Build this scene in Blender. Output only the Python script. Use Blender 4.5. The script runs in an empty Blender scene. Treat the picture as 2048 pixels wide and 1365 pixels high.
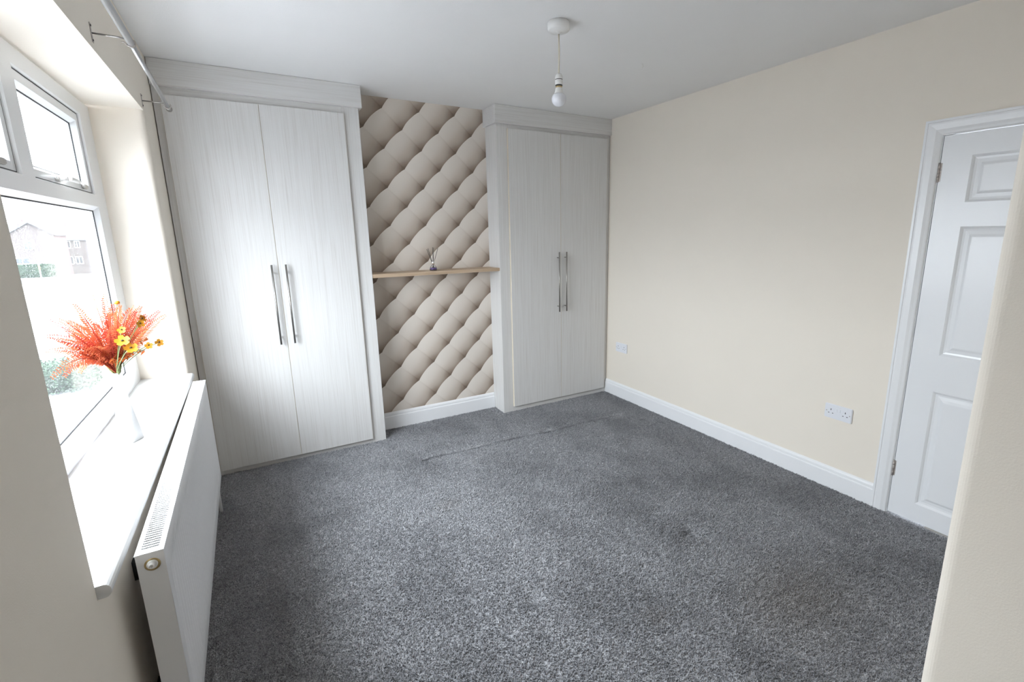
import bpy, bmesh, math, random
from mathutils import Vector, Matrix
random.seed(11)
S = bpy.context.scene
COL = S.collection

# ------------------------------------------------------------------ camera
cam_d = bpy.data.cameras.new('camera')
cam_d.sensor_fit = 'HORIZONTAL'
cam_d.sensor_width = 36.0
cam_d.lens = 959.28 * 36.0 / 2048.0
cam_d.shift_x = (1024 - 1074.98) / 2048.0
cam_d.shift_y = (671.63 - 682.5) / 2048.0
cam_d.clip_start = 0.02
cam_d.clip_end = 2000
cam = bpy.data.objects.new('camera', cam_d)
COL.objects.link(cam)
CAM = Vector((0.37497, -0.02593, 1.56066))
fw = Vector((0.49547835, 0.84306755, -0.20913708))
rt = Vector((0.86056749, -0.50915308, -0.01366509))
up = Vector((0.11800338, 0.17320582, 0.97779085))
cam.matrix_world = Matrix(((rt.x, up.x, -fw.x, CAM.x), (rt.y, up.y, -fw.y, CAM.y),
                           (rt.z, up.z, -fw.z, CAM.z), (0, 0, 0, 1)))
S.camera = cam

# ------------------------------------------------------------------ sky and exposure
W_ = bpy.data.worlds.new('overcast_sky')
S.world = W_
W_.use_nodes = True
bg = W_.node_tree.nodes['Background']
# CIE overcast luminance: (1 + 2 sin(elevation)) / 3
wn = W_.node_tree.nodes; wl = W_.node_tree.links
tc = wn.new('ShaderNodeTexCoord'); sx = wn.new('ShaderNodeSeparateXYZ')
wl.new(tc.outputs['Generated'], sx.inputs[0])
mx_ = wn.new('ShaderNodeMath'); mx_.operation = 'MAXIMUM'; mx_.inputs[1].default_value = 0.0
wl.new(sx.outputs['Z'], mx_.inputs[0])
ma_ = wn.new('ShaderNodeMath'); ma_.operation = 'MULTIPLY_ADD'
ma_.inputs[1].default_value = 2.0 / 3.0 * 2.0; ma_.inputs[2].default_value = 1.0 / 3.0 * 2.0
wl.new(mx_.outputs[0], ma_.inputs[0])
bg.inputs['Color'].default_value = (0.87, 0.93, 1.0, 1)
wl.new(ma_.outputs[0], bg.inputs['Strength'])
S.view_settings.view_transform = 'Standard'
S.view_settings.look = 'None'
S.view_settings.gamma = 1.0
S.view_settings.use_curve_mapping = False
S.view_settings.exposure = 4.42
S.cycles.max_bounces = 8
S.cycles.diffuse_bounces = 5
S.cycles.transparent_max_bounces = 12
# sampling portal in the window opening (emits nothing itself)
pd = bpy.data.lights.new('window_portal', 'AREA')
pd.shape = 'RECTANGLE'
pd.size = 1.34
pd.size_y = 1.90
pd.cycles.is_portal = True
po = bpy.data.objects.new('window_portal', pd)
COL.objects.link(po)
po.location = (-0.20, 2.22, 1.50)
po.rotation_euler = (0, -math.pi / 2, 0)

# ------------------------------------------------------------------ room dimensions (metres)
W, H = 3.289, 2.543          # right wall, ceiling
Y1, YB = 3.591, 3.793        # wardrobe frame fronts, chimney breast
YR0, YR1 = 1.252, 3.185      # window reveal
ZS, ZL = 0.820, 2.190        # sill top, lintel underside
XF = -0.21                   # inner face of window frame
PX, PY = 1.338, 0.252        # corner of the near wall on the right

# ------------------------------------------------------------------ node helpers
def new_mat(name):
    m = bpy.data.materials.new(name)
    m.use_nodes = True
    nt = m.node_tree
    return m, nt, nt.nodes['Principled BSDF']

class NT:
    def __init__(s, nt): s.nt = nt
    def n(s, t, **kw):
        x = s.nt.nodes.new(t)
        for k, v in kw.items(): setattr(x, k, v)
        return x
    def link(s, a, b): s.nt.links.new(a, b)
    def m(s, op, a, b=0.0, c=0.0, clamp=False):
        x = s.n('ShaderNodeMath', operation=op, use_clamp=clamp)
        for i, v in enumerate((a, b, c)):
            if hasattr(v, 'is_output'): s.link(v, x.inputs[i])
            else: x.inputs[i].default_value = v
        return x.outputs[0]
    def pos(s):
        return s.n('ShaderNodeNewGeometry').outputs['Position']
    def xyz(s, v):
        x = s.n('ShaderNodeSeparateXYZ'); s.link(v, x.inputs[0]); return x.outputs
    def scaled(s, v, sc):
        x = s.n('ShaderNodeMapping'); s.link(v, x.inputs['Vector'])
        x.inputs['Scale'].default_value = sc
        return x.outputs[0]
    def noise(s, v, scale, detail=3.0, rough=0.55):
        x = s.n('ShaderNodeTexNoise'); s.link(v, x.inputs['Vector'])
        x.inputs['Scale'].default_value = scale
        x.inputs['Detail'].default_value = detail
        x.inputs['Roughness'].default_value = rough
        return x.outputs['Fac']
    def ramp(s, f, stops):
        x = s.n('ShaderNodeValToRGB'); s.link(f, x.inputs[0])
        el = x.color_ramp.elements
        while len(el) < len(stops): el.new(0.5)
        for e, (p, c) in zip(el, stops):
            e.position = p; e.color = (c[0], c[1], c[2], 1)
        return x.outputs[0]
    def mix(s, f, a, b):
        x = s.n('ShaderNodeMix', data_type='RGBA')
        if hasattr(f, 'is_output'): s.link(f, x.inputs[0])
        else: x.inputs[0].default_value = f
        for i, v in ((6, a), (7, b)):
            if hasattr(v, 'is_output'): s.link(v, x.inputs[i])
            else: x.inputs[i].default_value = (*v, 1)
        return x.outputs[2]
    def bump(s, h, strength, dist, bsdf):
        x = s.n('ShaderNodeBump'); s.link(h, x.inputs['Height'])
        x.inputs['Strength'].default_value = strength
        x.inputs['Distance'].default_value = dist
        s.link(x.outputs[0], bsdf.inputs['Normal'])

def plain(name, col, rough=0.5, metal=0.0, spec=0.5, bump=None, var=0.0, vscale=6.0, coat=0.0):
    m, nt, b = new_mat(name)
    N = NT(nt)
    b.inputs['Roughness'].default_value = rough
    b.inputs['Metallic'].default_value = metal
    b.inputs['Specular IOR Level'].default_value = spec
    b.inputs['Coat Weight'].default_value = coat
    p = N.pos()
    f = N.noise(p, vscale, 4)
    lo = tuple(c * (1 - var) for c in col)
    hi = tuple(min(1, c * (1 + var)) for c in col)
    N.link(N.ramp(f, [(0.3, lo), (0.7, hi)]), b.inputs['Base Color'])
    if bump:
        N.bump(N.noise(p, bump[0], 3), bump[1], bump[2], b)
    return m

M = {}
M['cream'] = plain('cream_wall_paint', (0.88, 0.815, 0.722), 0.75, spec=0.25, bump=(320, 0.25, 0.0015), var=0.008, vscale=2.5)
M['ceiling'] = plain('white_ceiling_paint', (0.88, 0.875, 0.87), 0.85, spec=0.2, bump=(220, 0.3, 0.002), var=0.008, vscale=3)
M['gloss'] = plain('white_gloss_paint', (0.88, 0.885, 0.90), 0.28, spec=0.5, var=0.01)
M['sill'] = plain('white_sill_paint', (0.80, 0.80, 0.80), 0.35, spec=0.45, var=0.015, vscale=9)
M['upvc'] = plain('white_upvc', (0.85, 0.865, 0.88), 0.25, spec=0.5, var=0.005)
M['gasket'] = plain('black_rubber_gasket', (0.02, 0.02, 0.022), 0.6)
M['radiator'] = plain('white_radiator_enamel', (0.85, 0.85, 0.86), 0.32, spec=0.5, var=0.008)
M['raddark'] = plain('radiator_shade_dark', (0.045, 0.045, 0.045), 0.9, spec=0.1)  # near-black colour paints the shade inside the radiator; brackets share it
M['steel'] = plain('brushed_steel', (0.40, 0.385, 0.365), 0.36, metal=1.0, var=0.04, vscale=60)
M['pole'] = plain('satin_silver_pole', (0.48, 0.48, 0.48), 0.40, metal=0.9, var=0.03, vscale=20)
M['plastic'] = plain('white_plastic', (0.86, 0.85, 0.83), 0.35, spec=0.5)
M['socket'] = plain('white_socket_plastic', (0.83, 0.84, 0.88), 0.3, spec=0.5)
M['edgeband'] = plain('cream_edge_band', (0.74, 0.66, 0.53), 0.5)
M['flex'] = plain('cream_flex', (0.72, 0.66, 0.55), 0.5)
M['dark'] = plain('dark_slot', (0.03, 0.03, 0.03), 0.7)
M['brass'] = plain('brass_ring', (0.55, 0.42, 0.22), 0.35, metal=1.0)
M['hinge'] = plain('worn_hinge_metal', (0.50, 0.45, 0.42), 0.45, metal=0.4, var=0.25, vscale=90)
M['reed'] = plain('black_reed', (0.03, 0.025, 0.022), 0.7)
M['vase'] = plain('white_glazed_ceramic', (0.60, 0.60, 0.60), 0.35, spec=0.4)
M['stem'] = plain('green_stem', (0.16, 0.20, 0.07), 0.6, var=0.2, vscale=40)
M['yellow'] = plain('yellow_petal', (0.60, 0.27, 0.012), 0.6, var=0.15, vscale=60)
M['centre'] = plain('dark_flower_centre', (0.06, 0.035, 0.01), 0.8)
M['brick'] = None

def wood_white(name, axis):
    # pale limed woodgrain foil; grain runs along `axis`
    m, nt, b = new_mat(name)
    N = NT(nt)
    p = N.pos()
    a = N.scaled(p, (95, 95, 1.3) if axis == 'z' else (1.3, 95, 95))
    a2 = N.scaled(p, (260, 260, 3.0) if axis == 'z' else (3.0, 260, 260))
    f1 = N.noise(a, 1.0, 4, 0.6)
    f2 = N.noise(a2, 1.0, 3, 0.6)
    f = N.m('ADD', N.m('MULTIPLY', f1, 0.38), N.m('MULTIPLY', f2, 0.62))
    N.link(N.ramp(f, [(0.36, (0.630, 0.612, 0.592)), (0.47, (0.695, 0.684, 0.670)), (0.60, (0.728, 0.721, 0.712))]), b.inputs['Base Color'])
    b.inputs['Roughness'].default_value = 0.55
    b.inputs['Specular IOR Level'].default_value = 0.28
    N.bump(f2, 0.18, 0.0006, b)
    return m
M['woodv'] = wood_white('limed_wood_vertical', 'z')
M['woodh'] = wood_white('limed_wood_horizontal', 'x')

def oak():
    m, nt, b = new_mat('light_oak_shelf')
    N = NT(nt)
    p = N.scaled(N.pos(), (3, 60, 90))
    f = N.noise(p, 1.0, 4)
    N.link(N.ramp(f, [(0.3, (0.46, 0.33, 0.22)), (0.7, (0.60, 0.46, 0.33))]), b.inputs['Base Color'])
    b.inputs['Roughness'].default_value = 0.5
    return m
M['oak'] = oak()

def wallpaper():
    # flat printed wallpaper: buttoned-upholstery print on a 28 cm diamond repeat
    m, nt, b = new_mat('tufted_print_wallpaper')
    N = NT(nt)
    X = N.xyz(N.pos())
    wob = N.noise(N.pos(), 7.0, 2)
    wv = N.m('MULTIPLY', N.m('SUBTRACT', wob, 0.5), 0.010)
    dx = N.m('ADD', N.m('SUBTRACT', X[0], 1.327), wv)
    dz = N.m('SUBTRACT', X[2], 2.189)
    s = N.m('DIVIDE', N.m('ADD', dx, dz), 0.28)
    q = N.m('DIVIDE', N.m('SUBTRACT', dx, dz), 0.28)
    sn = N.m('ABSOLUTE', N.m('SINE', N.m('MULTIPLY', s, math.pi)))
    snp = N.m('POWER', sn, 0.7)
    qq = N.m('ADD', q, N.m('MULTIPLY', snp, 0.075))
    fq = N.m('FRACT', N.m('ADD', qq, 40.0))
    fs = N.m('FRACT', N.m('ADD', s, 40.0))
    ds = N.m('MINIMUM', fs, N.m('SUBTRACT', 1.0, fs))
    # roll of the cushion: bright at its upper-left edge, dark at its lower-right edge
    r = N.m('POWER', fq, 2.0)
    L = N.m('SUBTRACT', 1.0, N.m('MULTIPLY', r, 0.56))
    # printed button dip at the lattice nodes
    d2 = N.m('ADD', N.m('MULTIPLY', N.m('POWER', ds, 2.0), 16.0),
             N.m('MULTIPLY', N.m('POWER', N.m('SUBTRACT', 1.0, fq), 2.0), 9.0))
    dip = N.m('EXPONENT', N.m('MULTIPLY', d2, -1.0))
    L = N.m('SUBTRACT', L, N.m('MULTIPLY', dip, 0.30))
    # faint pleat between cushions of one row
    pl = N.m('EXPONENT', N.m('MULTIPLY', ds, -32.0))
    L = N.m('SUBTRACT', L, N.m('MULTIPLY', N.m('MULTIPLY', pl, fq), 0.20))
    # side falloff of each cushion
    L = N.m('SUBTRACT', L, N.m('MULTIPLY', N.m('POWER', fs, 4.0), 0.05))
    # thin bright rim along the upper-left edge
    rim = N.m('EXPONENT', N.m('MULTIPLY', fq, -22.0))
    L = N.m('ADD', L, N.m('MULTIPLY', rim, 0.05))
    # thin dark line just before the overlap
    edge = N.m('EXPONENT', N.m('MULTIPLY', N.m('SUBTRACT', 1.0, fq), -30.0))
    L = N.m('SUBTRACT', L, N.m('MULTIPLY', edge, 0.10))
    fine = N.noise(N.pos(), 500, 2)
    L = N.m('ADD', L, N.m('MULTIPLY', N.m('SUBTRACT', fine, 0.5), 0.05))
    N.link(N.ramp(L, [(0.12, (0.19, 0.140, 0.108)), (0.45, (0.37, 0.298, 0.240)), (0.75, (0.59, 0.515, 0.445)), (1.0, (0.79, 0.728, 0.660))]), b.inputs['Base Color'])
    b.inputs['Roughness'].default_value = 0.7
    b.inputs['Specular IOR Level'].default_value = 0.25
    return m
M['paper'] = wallpaper()

def carpet(tuft):
    m, nt, b = new_mat('grey_twist_pile_carpet' if tuft else 'grey_carpet_backing')
    N = NT(nt)
    p = N.pos()
    f1 = N.noise(p, 170, 2, 0.6)
    f2 = N.noise(p, 60, 3, 0.6)
    f = N.m('ADD', N.m('MULTIPLY', f1, 0.65), N.m('MULTIPLY', f2, 0.35))
    c = N.ramp(f, [(0.36, (0.138, 0.139, 0.151)), (0.50, (0.385, 0.388, 0.408)), (0.64, (0.70, 0.705, 0.73))])
    # flattened and brushed-up areas of pile
    g = N.noise(N.scaled(p, (1.0, 0.7, 1)), 2.6, 5, 0.6)
    c = N.mix(N.m('MULTIPLY', N.ramp(g, [(0.36, (1, 1, 1)), (0.56, (0, 0, 0))]), 0.38), c, (0.110, 0.112, 0.120))
    # brownish stains with soft edges
    X = N.xyz(p)
    def blob(cx, cy, rx, ry):
        a = N.m('POWER', N.m('DIVIDE', N.m('SUBTRACT', X[0], cx), rx), 2.0)
        e = N.m('POWER', N.m('DIVIDE', N.m('SUBTRACT', X[1], cy), ry), 2.0)
        return N.m('EXPONENT', N.m('MULTIPLY', N.m('ADD', a, e), -1.0))
    st = N.m('ADD', blob(2.25, 0.95, 0.30, 0.20), N.m('ADD', N.m('MULTIPLY', blob(1.65, 1.20, 0.06, 0.05), 0.7), N.m('MULTIPLY', blob(1.20, 2.45, 0.08, 0.06), 0.4)))
    st = N.m('MULTIPLY', st, N.m('MULTIPLY', g, 0.75), clamp=True)
    c = N.mix(st, c, (0.17, 0.135, 0.098))
    # shade of the old fold and furniture dents, painted into the colour
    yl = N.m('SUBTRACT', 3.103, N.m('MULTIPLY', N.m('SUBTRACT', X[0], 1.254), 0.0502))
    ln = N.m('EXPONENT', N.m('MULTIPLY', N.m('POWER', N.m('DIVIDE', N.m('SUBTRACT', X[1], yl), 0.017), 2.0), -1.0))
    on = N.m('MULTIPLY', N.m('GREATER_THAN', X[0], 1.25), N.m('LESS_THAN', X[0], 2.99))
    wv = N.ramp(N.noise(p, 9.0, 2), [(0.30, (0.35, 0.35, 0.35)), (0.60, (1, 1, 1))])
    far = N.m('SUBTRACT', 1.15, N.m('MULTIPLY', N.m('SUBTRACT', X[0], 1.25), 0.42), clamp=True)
    dent_shade = N.m('MULTIPLY', N.m('MULTIPLY', ln, on), N.m('MULTIPLY', wv, far))
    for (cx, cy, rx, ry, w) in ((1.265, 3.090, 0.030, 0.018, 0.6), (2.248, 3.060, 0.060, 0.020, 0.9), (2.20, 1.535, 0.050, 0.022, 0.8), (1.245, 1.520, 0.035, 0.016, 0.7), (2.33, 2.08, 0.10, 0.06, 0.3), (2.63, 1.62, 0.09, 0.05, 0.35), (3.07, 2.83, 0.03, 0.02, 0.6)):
        dent_shade = N.m('ADD', dent_shade, N.m('MULTIPLY', blob(cx, cy, rx, ry), w))
    c = N.mix(N.m('MULTIPLY', dent_shade, 0.80, clamp=True), c, (0.065, 0.066, 0.072))
    N.link(c, b.inputs['Base Color'])
    b.inputs['Roughness'].default_value = 0.95
    b.inputs['Specular IOR Level'].default_value = 0.1
    b.inputs['Sheen Weight'].default_value = 0.25
    b.inputs['Sheen Roughness'].default_value = 0.5
    if not tuft: N.bump(f, 0.9, 0.010, b)
    return m
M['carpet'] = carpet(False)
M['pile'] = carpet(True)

def glass(name, wet):
    m, nt, b = new_mat(name)
    nt.nodes.remove(b)
    N = NT(nt)
    out = nt.nodes['Material Output']
    tr = N.n('ShaderNodeBsdfTransparent'); tr.inputs[0].default_value = (0.96, 0.97, 0.97, 1)
    gl = N.n('ShaderNodeBsdfGlossy'); gl.inputs['Roughness'].default_value = 0.02
    lw = N.n('ShaderNodeLayerWeight'); lw.inputs['Blend'].default_value = 0.5
    fr = N.m('ADD', N.m('MULTIPLY', N.m('POWER', lw.outputs['Facing'], 5.0), 0.45), 0.03)
    m1 = N.n('ShaderNodeMixShader')
    N.link(fr, m1.inputs[0]); N.link(tr.outputs[0], m1.inputs[1]); N.link(gl.outputs[0], m1.inputs[2])
    last = m1.outputs[0]
    if wet:
        # rain film and drops on the outside scatter the daylight
        tl = N.n('ShaderNodeBsdfTranslucent'); tl.inputs[0].default_value = (0.95, 0.97, 1.0, 1)
        p = N.pos()
        vo = N.n('ShaderNodeTexVoronoi'); N.link(p, vo.inputs['Vector']); vo.inputs['Scale'].default_value = 130
        drop = N.ramp(vo.outputs['Distance'], [(0.16, (1, 1, 1)), (0.30, (0, 0, 0))])
        patch = N.ramp(N.noise(p, 5.0, 3), [(0.42, (0, 0, 0)), (0.58, (1, 1, 1))])
        fac = N.m('ADD', N.m('MULTIPLY', N.m('MULTIPLY', drop, patch), 0.10), wet)
        m2 = N.n('ShaderNodeMixShader')
        N.link(fac, m2.inputs[0]); N.link(last, m2.inputs[1]); N.link(tl.outputs[0], m2.inputs[2])
        last = m2.outputs[0]
    N.link(last, out.inputs[0])
    return m
M['pane'] = glass('rain_wet_window_glass', 0.008)
M['paneclear'] = glass('window_glass', 0.0)

def bottle_glass():
    m, nt, b = new_mat('clear_bottle_glass')
    b.inputs['Base Color'].default_value = (0.93, 0.93, 0.96, 1)
    b.inputs['Roughness'].default_value = 0.03
    b.inputs['Transmission Weight'].default_value = 1.0
    b.inputs['IOR'].default_value = 1.45
    return m
M['bottle'] = bottle_glass()
M['liquid'] = plain('purple_scent_oil', (0.16, 0.09, 0.30), 0.15, var=0.1, vscale=30)
M['chrome'] = plain('polished_silver_collar', (0.85, 0.85, 0.86), 0.12, metal=1.0)

def leafy(name, c1, c2, vs=30, trans=0.45):
    m, nt, b = new_mat(name)
    nt.nodes.remove(b)
    N = NT(nt)
    out = nt.nodes['Material Output']
    oi = N.n('ShaderNodeObjectInfo')
    f = N.noise(N.pos(), vs, 2)
    f = N.m('ADD', N.m('MULTIPLY', f, 0.6), N.m('MULTIPLY', oi.outputs['Random'], 0.4))
    c = N.ramp(f, [(0.3, c1), (0.7, c2)])
    d = N.n('ShaderNodeBsdfDiffuse'); t = N.n('ShaderNodeBsdfTranslucent')
    N.link(c, d.inputs[0]); N.link(c, t.inputs[0])
    mx = N.n('ShaderNodeMixShader'); mx.inputs[0].default_value = trans
    N.link(d.outputs[0], mx.inputs[1]); N.link(t.outputs[0], mx.inputs[2])
    N.link(mx.outputs[0], out.inputs[0])
    return m
M['fern'] = leafy('coral_fern_leaf', (0.42, 0.050, 0.040), (0.66, 0.20, 0.085), trans=0.24)
M['fernstem'] = leafy('coral_fern_stalk', (0.30, 0.04, 0.03), (0.42, 0.08, 0.04), trans=0.1)
M['leafor'] = leafy('small_orange_leaf', (0.45, 0.09, 0.03), (0.60, 0.19, 0.05), trans=0.15)
M['hedge'] = leafy('hedge_leaves', (0.02, 0.033, 0.022), (0.045, 0.065, 0.045), vs=3, trans=0.1)

def bulbmat():
    m, nt, b = new_mat('opal_bulb_glass')
    b.inputs['Base Color'].default_value = (0.88, 0.89, 0.94, 1)
    b.inputs['Roughness'].default_value = 0.25
    b.inputs['Subsurface Weight'].default_value = 0.3
    b.inputs['Subsurface Radius'].default_value = (0.02, 0.02, 0.02)
    return m
M['bulb'] = bulbmat()

def doorpaint():
    m, nt, b = new_mat('white_gloss_woodgrain_door')
    N = NT(nt)
    b.inputs['Base Color'].default_value = (0.87, 0.88, 0.90, 1)
    b.inputs['Roughness'].default_value = 0.24
    b.inputs['Specular IOR Level'].default_value = 0.5
    p = N.pos()
    f = N.noise(N.scaled(p, (300, 300, 22)), 1.0, 3)
    N.bump(f, 0.22, 0.001, b)
    return m
M['door'] = doorpaint()

def brickmat():
    m, nt, b = new_mat('red_brick')
    N = NT(nt)
    t = N.n('ShaderNodeTexBrick')
    N.link(N.scaled(N.pos(), (1, 1, 1)), t.inputs['Vector'])
    t.inputs['Color1'].default_value = (0.055, 0.022, 0.021, 1)
    t.inputs['Color2'].default_value = (0.046, 0.020, 0.019, 1)
    t.inputs['Mortar'].default_value = (0.055, 0.045, 0.042, 1)
    t.inputs['Scale'].default_value = 2.0
    N.link(t.outputs[0], b.inputs['Base Color'])
    b.inputs['Roughness'].default_value = 0.9
    return m
M['brick'] = brickmat()
M['slate'] = plain('grey_roof_tiles', (0.048, 0.049, 0.052), 0.8, var=0.15, vscale=1.5)
M['tarmac'] = plain('wet_tarmac', (0.105, 0.105, 0.11), 0.5, var=0.10, vscale=0.4)
M['hill'] = plain('misty_hillside', (0.050, 0.056, 0.058), 0.9, var=0.2, vscale=0.03)
M['stone'] = plain('grey_garden_wall', (0.075, 0.075, 0.08), 0.9, var=0.15, vscale=2)
M['carpaint'] = plain('dark_grey_car_paint', (0.07, 0.075, 0.085), 0.3, coat=0.5)
M['carglass'] = plain('dark_car_glass', (0.03, 0.035, 0.04), 0.1)
M['tyre'] = plain('black_tyre', (0.02, 0.02, 0.02), 0.8)
M['postgrey'] = plain('galvanised_lamp_post', (0.35, 0.37, 0.38), 0.5)
M['tagyellow'] = plain('yellow_post_band', (0.75, 0.52, 0.08), 0.6)

# ------------------------------------------------------------------ mesh helpers
class MB:
    """collects shapes into one mesh"""
    def __init__(s): s.v = []; s.f = []; s.sm = []
    def add(s, vs, fs, smooth=False):
        o = len(s.v)
        s.v += [tuple(v) for v in vs]
        s.f += [tuple(i + o for i in f) for f in fs]
        s.sm += [smooth] * len(fs)
        return s
    def addbm(s, bm, smooth=False):
        bm.verts.ensure_lookup_table(); bm.verts.index_update()
        s.add([v.co.copy() for v in bm.verts], [[v.index for v in f.verts] for f in bm.faces], smooth)
        bm.free()
        return s
    def box(s, x0, x1, y0, y1, z0, z1, bev=0.0, seg=2):
        bm = bmesh.new()
        bmesh.ops.create_cube(bm, size=1.0)
        for v in bm.verts:
            v.co = Vector((x0 + (v.co.x + .5) * (x1 - x0), y0 + (v.co.y + .5) * (y1 - y0), z0 + (v.co.z + .5) * (z1 - z0)))
        if bev > 0:
            bmesh.ops.bevel(bm, geom=bm.edges[:], offset=bev, segments=seg, affect='EDGES', clamp_overlap=True)
        return s.addbm(bm)
    def prism(s, prof, p0, p1, ax, ay, cap=True, smooth=False):
        """profile (a, b) swept from p0 to p1; ax, ay are its axes"""
        p0, p1, ax, ay = map(Vector, (p0, p1, ax, ay))
        n = len(prof)
        vs = [p0 + ax * a + ay * b for a, b in prof] + [p1 + ax * a + ay * b for a, b in prof]
        fs = [(i, (i + 1) % n, n + (i + 1) % n, n + i) for i in range(n)]
        s.add(vs, fs, smooth)
        if cap:
            s.add(vs, [tuple(range(n))[::-1], tuple(range(n, 2 * n))])
        return s
    def tube(s, pts, r, seg=10, cap=True):
        pts = [Vector(p) for p in pts]
        rr = r if isinstance(r, (list, tuple)) else [r] * len(pts)
        vs = []; fs = []
        ref = Vector((0, 0, 1))
        prev = None
        for i, p in enumerate(pts):
            t = (pts[min(i + 1, len(pts) - 1)] - pts[max(i - 1, 0)]).normalized()
            if prev is None:
                a = t.cross(ref)
                if a.length < 1e-3: a = t.cross(Vector((1, 0, 0)))
            else:
                a = prev - t * prev.dot(t)
                if a.length < 1e-5: a = t.cross(Vector((1, 0, 0)))
            a.normalize(); prev = a
            b = t.cross(a)
            for k in range(seg):
                an = 2 * math.pi * k / seg
                vs.append(p + (a * math.cos(an) + b * math.sin(an)) * rr[i])
        for i in range(len(pts) - 1):
            for k in range(seg):
                k2 = (k + 1) % seg
                fs.append((i * seg + k, i * seg + k2, (i + 1) * seg + k2, (i + 1) * seg + k))
        s.add(vs, fs, True)
        if cap:
            n = len(pts)
            s.add(vs[:seg] + vs[(n - 1) * seg:], [tuple(range(seg))[::-1], tuple(range(seg, 2 * seg))])
        return s
    def lathe(s, prof, c, axis='z', seg=28):
        """profile of (r, h) turned about an axis through c"""
        vs = []; fs = []
        for r, h in prof:
            for k in range(seg):
                a = 2 * math.pi * k / seg
                x, y = r * math.cos(a), r * math.sin(a)
                d = {'z': (x, y, h), 'y': (x, h, y), 'x': (h, x, y)}[axis]
                vs.append((c[0] + d[0], c[1] + d[1], c[2] + d[2]))
        n = len(prof)
        for i in range(n - 1):
            for k in range(seg):
                k2 = (k + 1) % seg
                fs.append((i * seg + k, i * seg + k2, (i + 1) * seg + k2, (i + 1) * seg + k))
        s.add(vs, fs, True)
        for i, rev in ((0, True), (n - 1, False)):
            if prof[i][0] > 1e-5:
                f = tuple(range(seg))
                s.add(vs[i * seg:(i + 1) * seg], [f[::-1] if rev else f])
        return s
    def mesh(s, name):
        me = bpy.data.meshes.new(name)
        me.from_pydata([tuple(v) for v in s.v], [], s.f)
        me.polygons.foreach_set('use_smooth', s.sm)
        bm = bmesh.new(); bm.from_mesh(me)
        bmesh.ops.remove_doubles(bm, verts=bm.verts, dist=1e-6)
        bmesh.ops.recalc_face_normals(bm, faces=bm.faces)
        bm.to_mesh(me); bm.free()
        return me
    def build(s, name, mat, parent=None, keep=False):
        if keep:
            me = bpy.data.meshes.new(name)
            me.from_pydata([tuple(v) for v in s.v], [], s.f)
            me.polygons.foreach_set('use_smooth', s.sm)
        else:
            me = s.mesh(name)
        return link(name, me, mat, parent)

def link(name, me, mat, parent=None):
    if mat is not None and len(me.materials) == 0:
        me.materials.append(M[mat] if isinstance(mat, str) else mat)
    o = bpy.data.objects.new(name, me)
    COL.objects.link(o)
    if parent is not None: attach(o, parent)
    return o

def world_mat(o):
    m = Matrix.Translation(o.location) @ o.rotation_euler.to_matrix().to_4x4()
    if o.parent is not None:
        m = world_mat(o.parent) @ o.matrix_parent_inverse @ m
    return m

def attach(o, parent):
    o.parent = parent
    o.matrix_parent_inverse = world_mat(parent).inverted()

def empty(name, loc, rz=0.0):
    o = bpy.data.objects.new(name, None)
    o.empty_display_size = 0.05
    COL.objects.link(o)
    o.location = loc
    o.rotation_euler = (0, 0, rz)
    return o

def tag(o, label=None, cat=None, group=None, kind=None):
    if label: o['label'] = label
    if cat: o['category'] = cat
    if group: o['group'] = group
    if kind: o['kind'] = kind
    return o

def struct(o, label=None, cat=None):
    return tag(o, label, cat, kind='structure')

# ------------------------------------------------------------------ room shell
def wall_with_hole(name, fixed0, fixed1, a0, a1, h0, h1, A0, A1, Z0, Z1, mat, soft=0.0, top=0.0):
    """wall in the yz plane between x=fixed0 (room side) and fixed1 with one opening"""
    ys = [A0, a0, a1, A1]
    zs = [Z0, h0, h1, Z1] if h0 > Z0 + 1e-4 else [Z0, h1, Z1]
    hole = (1, 1) if len(zs) == 4 else (1, 0)
    bm = bmesh.new()
    V = {}
    for xi, x in enumerate((fixed0, fixed1)):
        for i, y in enumerate(ys):
            for j, z in enumerate(zs):
                V[xi, i, j] = bm.verts.new((x, y, z))
    nz = len(zs) - 1
    for xi in (0, 1):
        for i in range(3):
            for j in range(nz):
                if (i, j) != hole:
                    bm.faces.new((V[xi, i, j], V[xi, i + 1, j], V[xi, i + 1, j + 1], V[xi, i, j + 1]))
    def q(i0, j0, i1, j1):
        bm.faces.new((V[0, i0, j0], V[0, i1, j1], V[1, i1, j1], V[1, i0, j0]))
    hi, hj = hole
    q(hi, hj, hi, hj + 1); q(hi + 1, hj, hi + 1, hj + 1); q(hi, hj + 1, hi + 1, hj + 1)
    if len(zs) == 4: q(hi, hj, hi + 1, hj)
    for j in range(nz): q(0, j, 0, j + 1); q(3, j, 3, j + 1)
    for i in range(3):
        q(i, nz, i + 1, nz)
        if (i, 0) != hole: q(i, 0, i + 1, 0)
    bmesh.ops.recalc_face_normals(bm, faces=bm.faces)
    if soft:
        es = [e for e in bm.edges if all(abs(v.co.x - fixed0) < 1e-5 for v in e.verts)
              and all(abs(v.co.y - yy) < 1e-5 for v in e.verts for yy in [e.verts[0].co.y])
              and (abs(e.verts[0].co.y - a0) < 1e-5 or abs(e.verts[0].co.y - a1) < 1e-5)
              and min(v.co.z for v in e.verts) > h0 - 1e-4 and max(v.co.z for v in e.verts) < h1 + 1e-4]
        rb = bmesh.ops.bevel(bm, geom=es, offset=soft, segments=8, affect='EDGES')
        for f in rb['faces']: f.smooth = True
    me = bpy.data.meshes.new(name)
    bm.to_mesh(me); bm.free()
    return link(name, me, mat)

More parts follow.
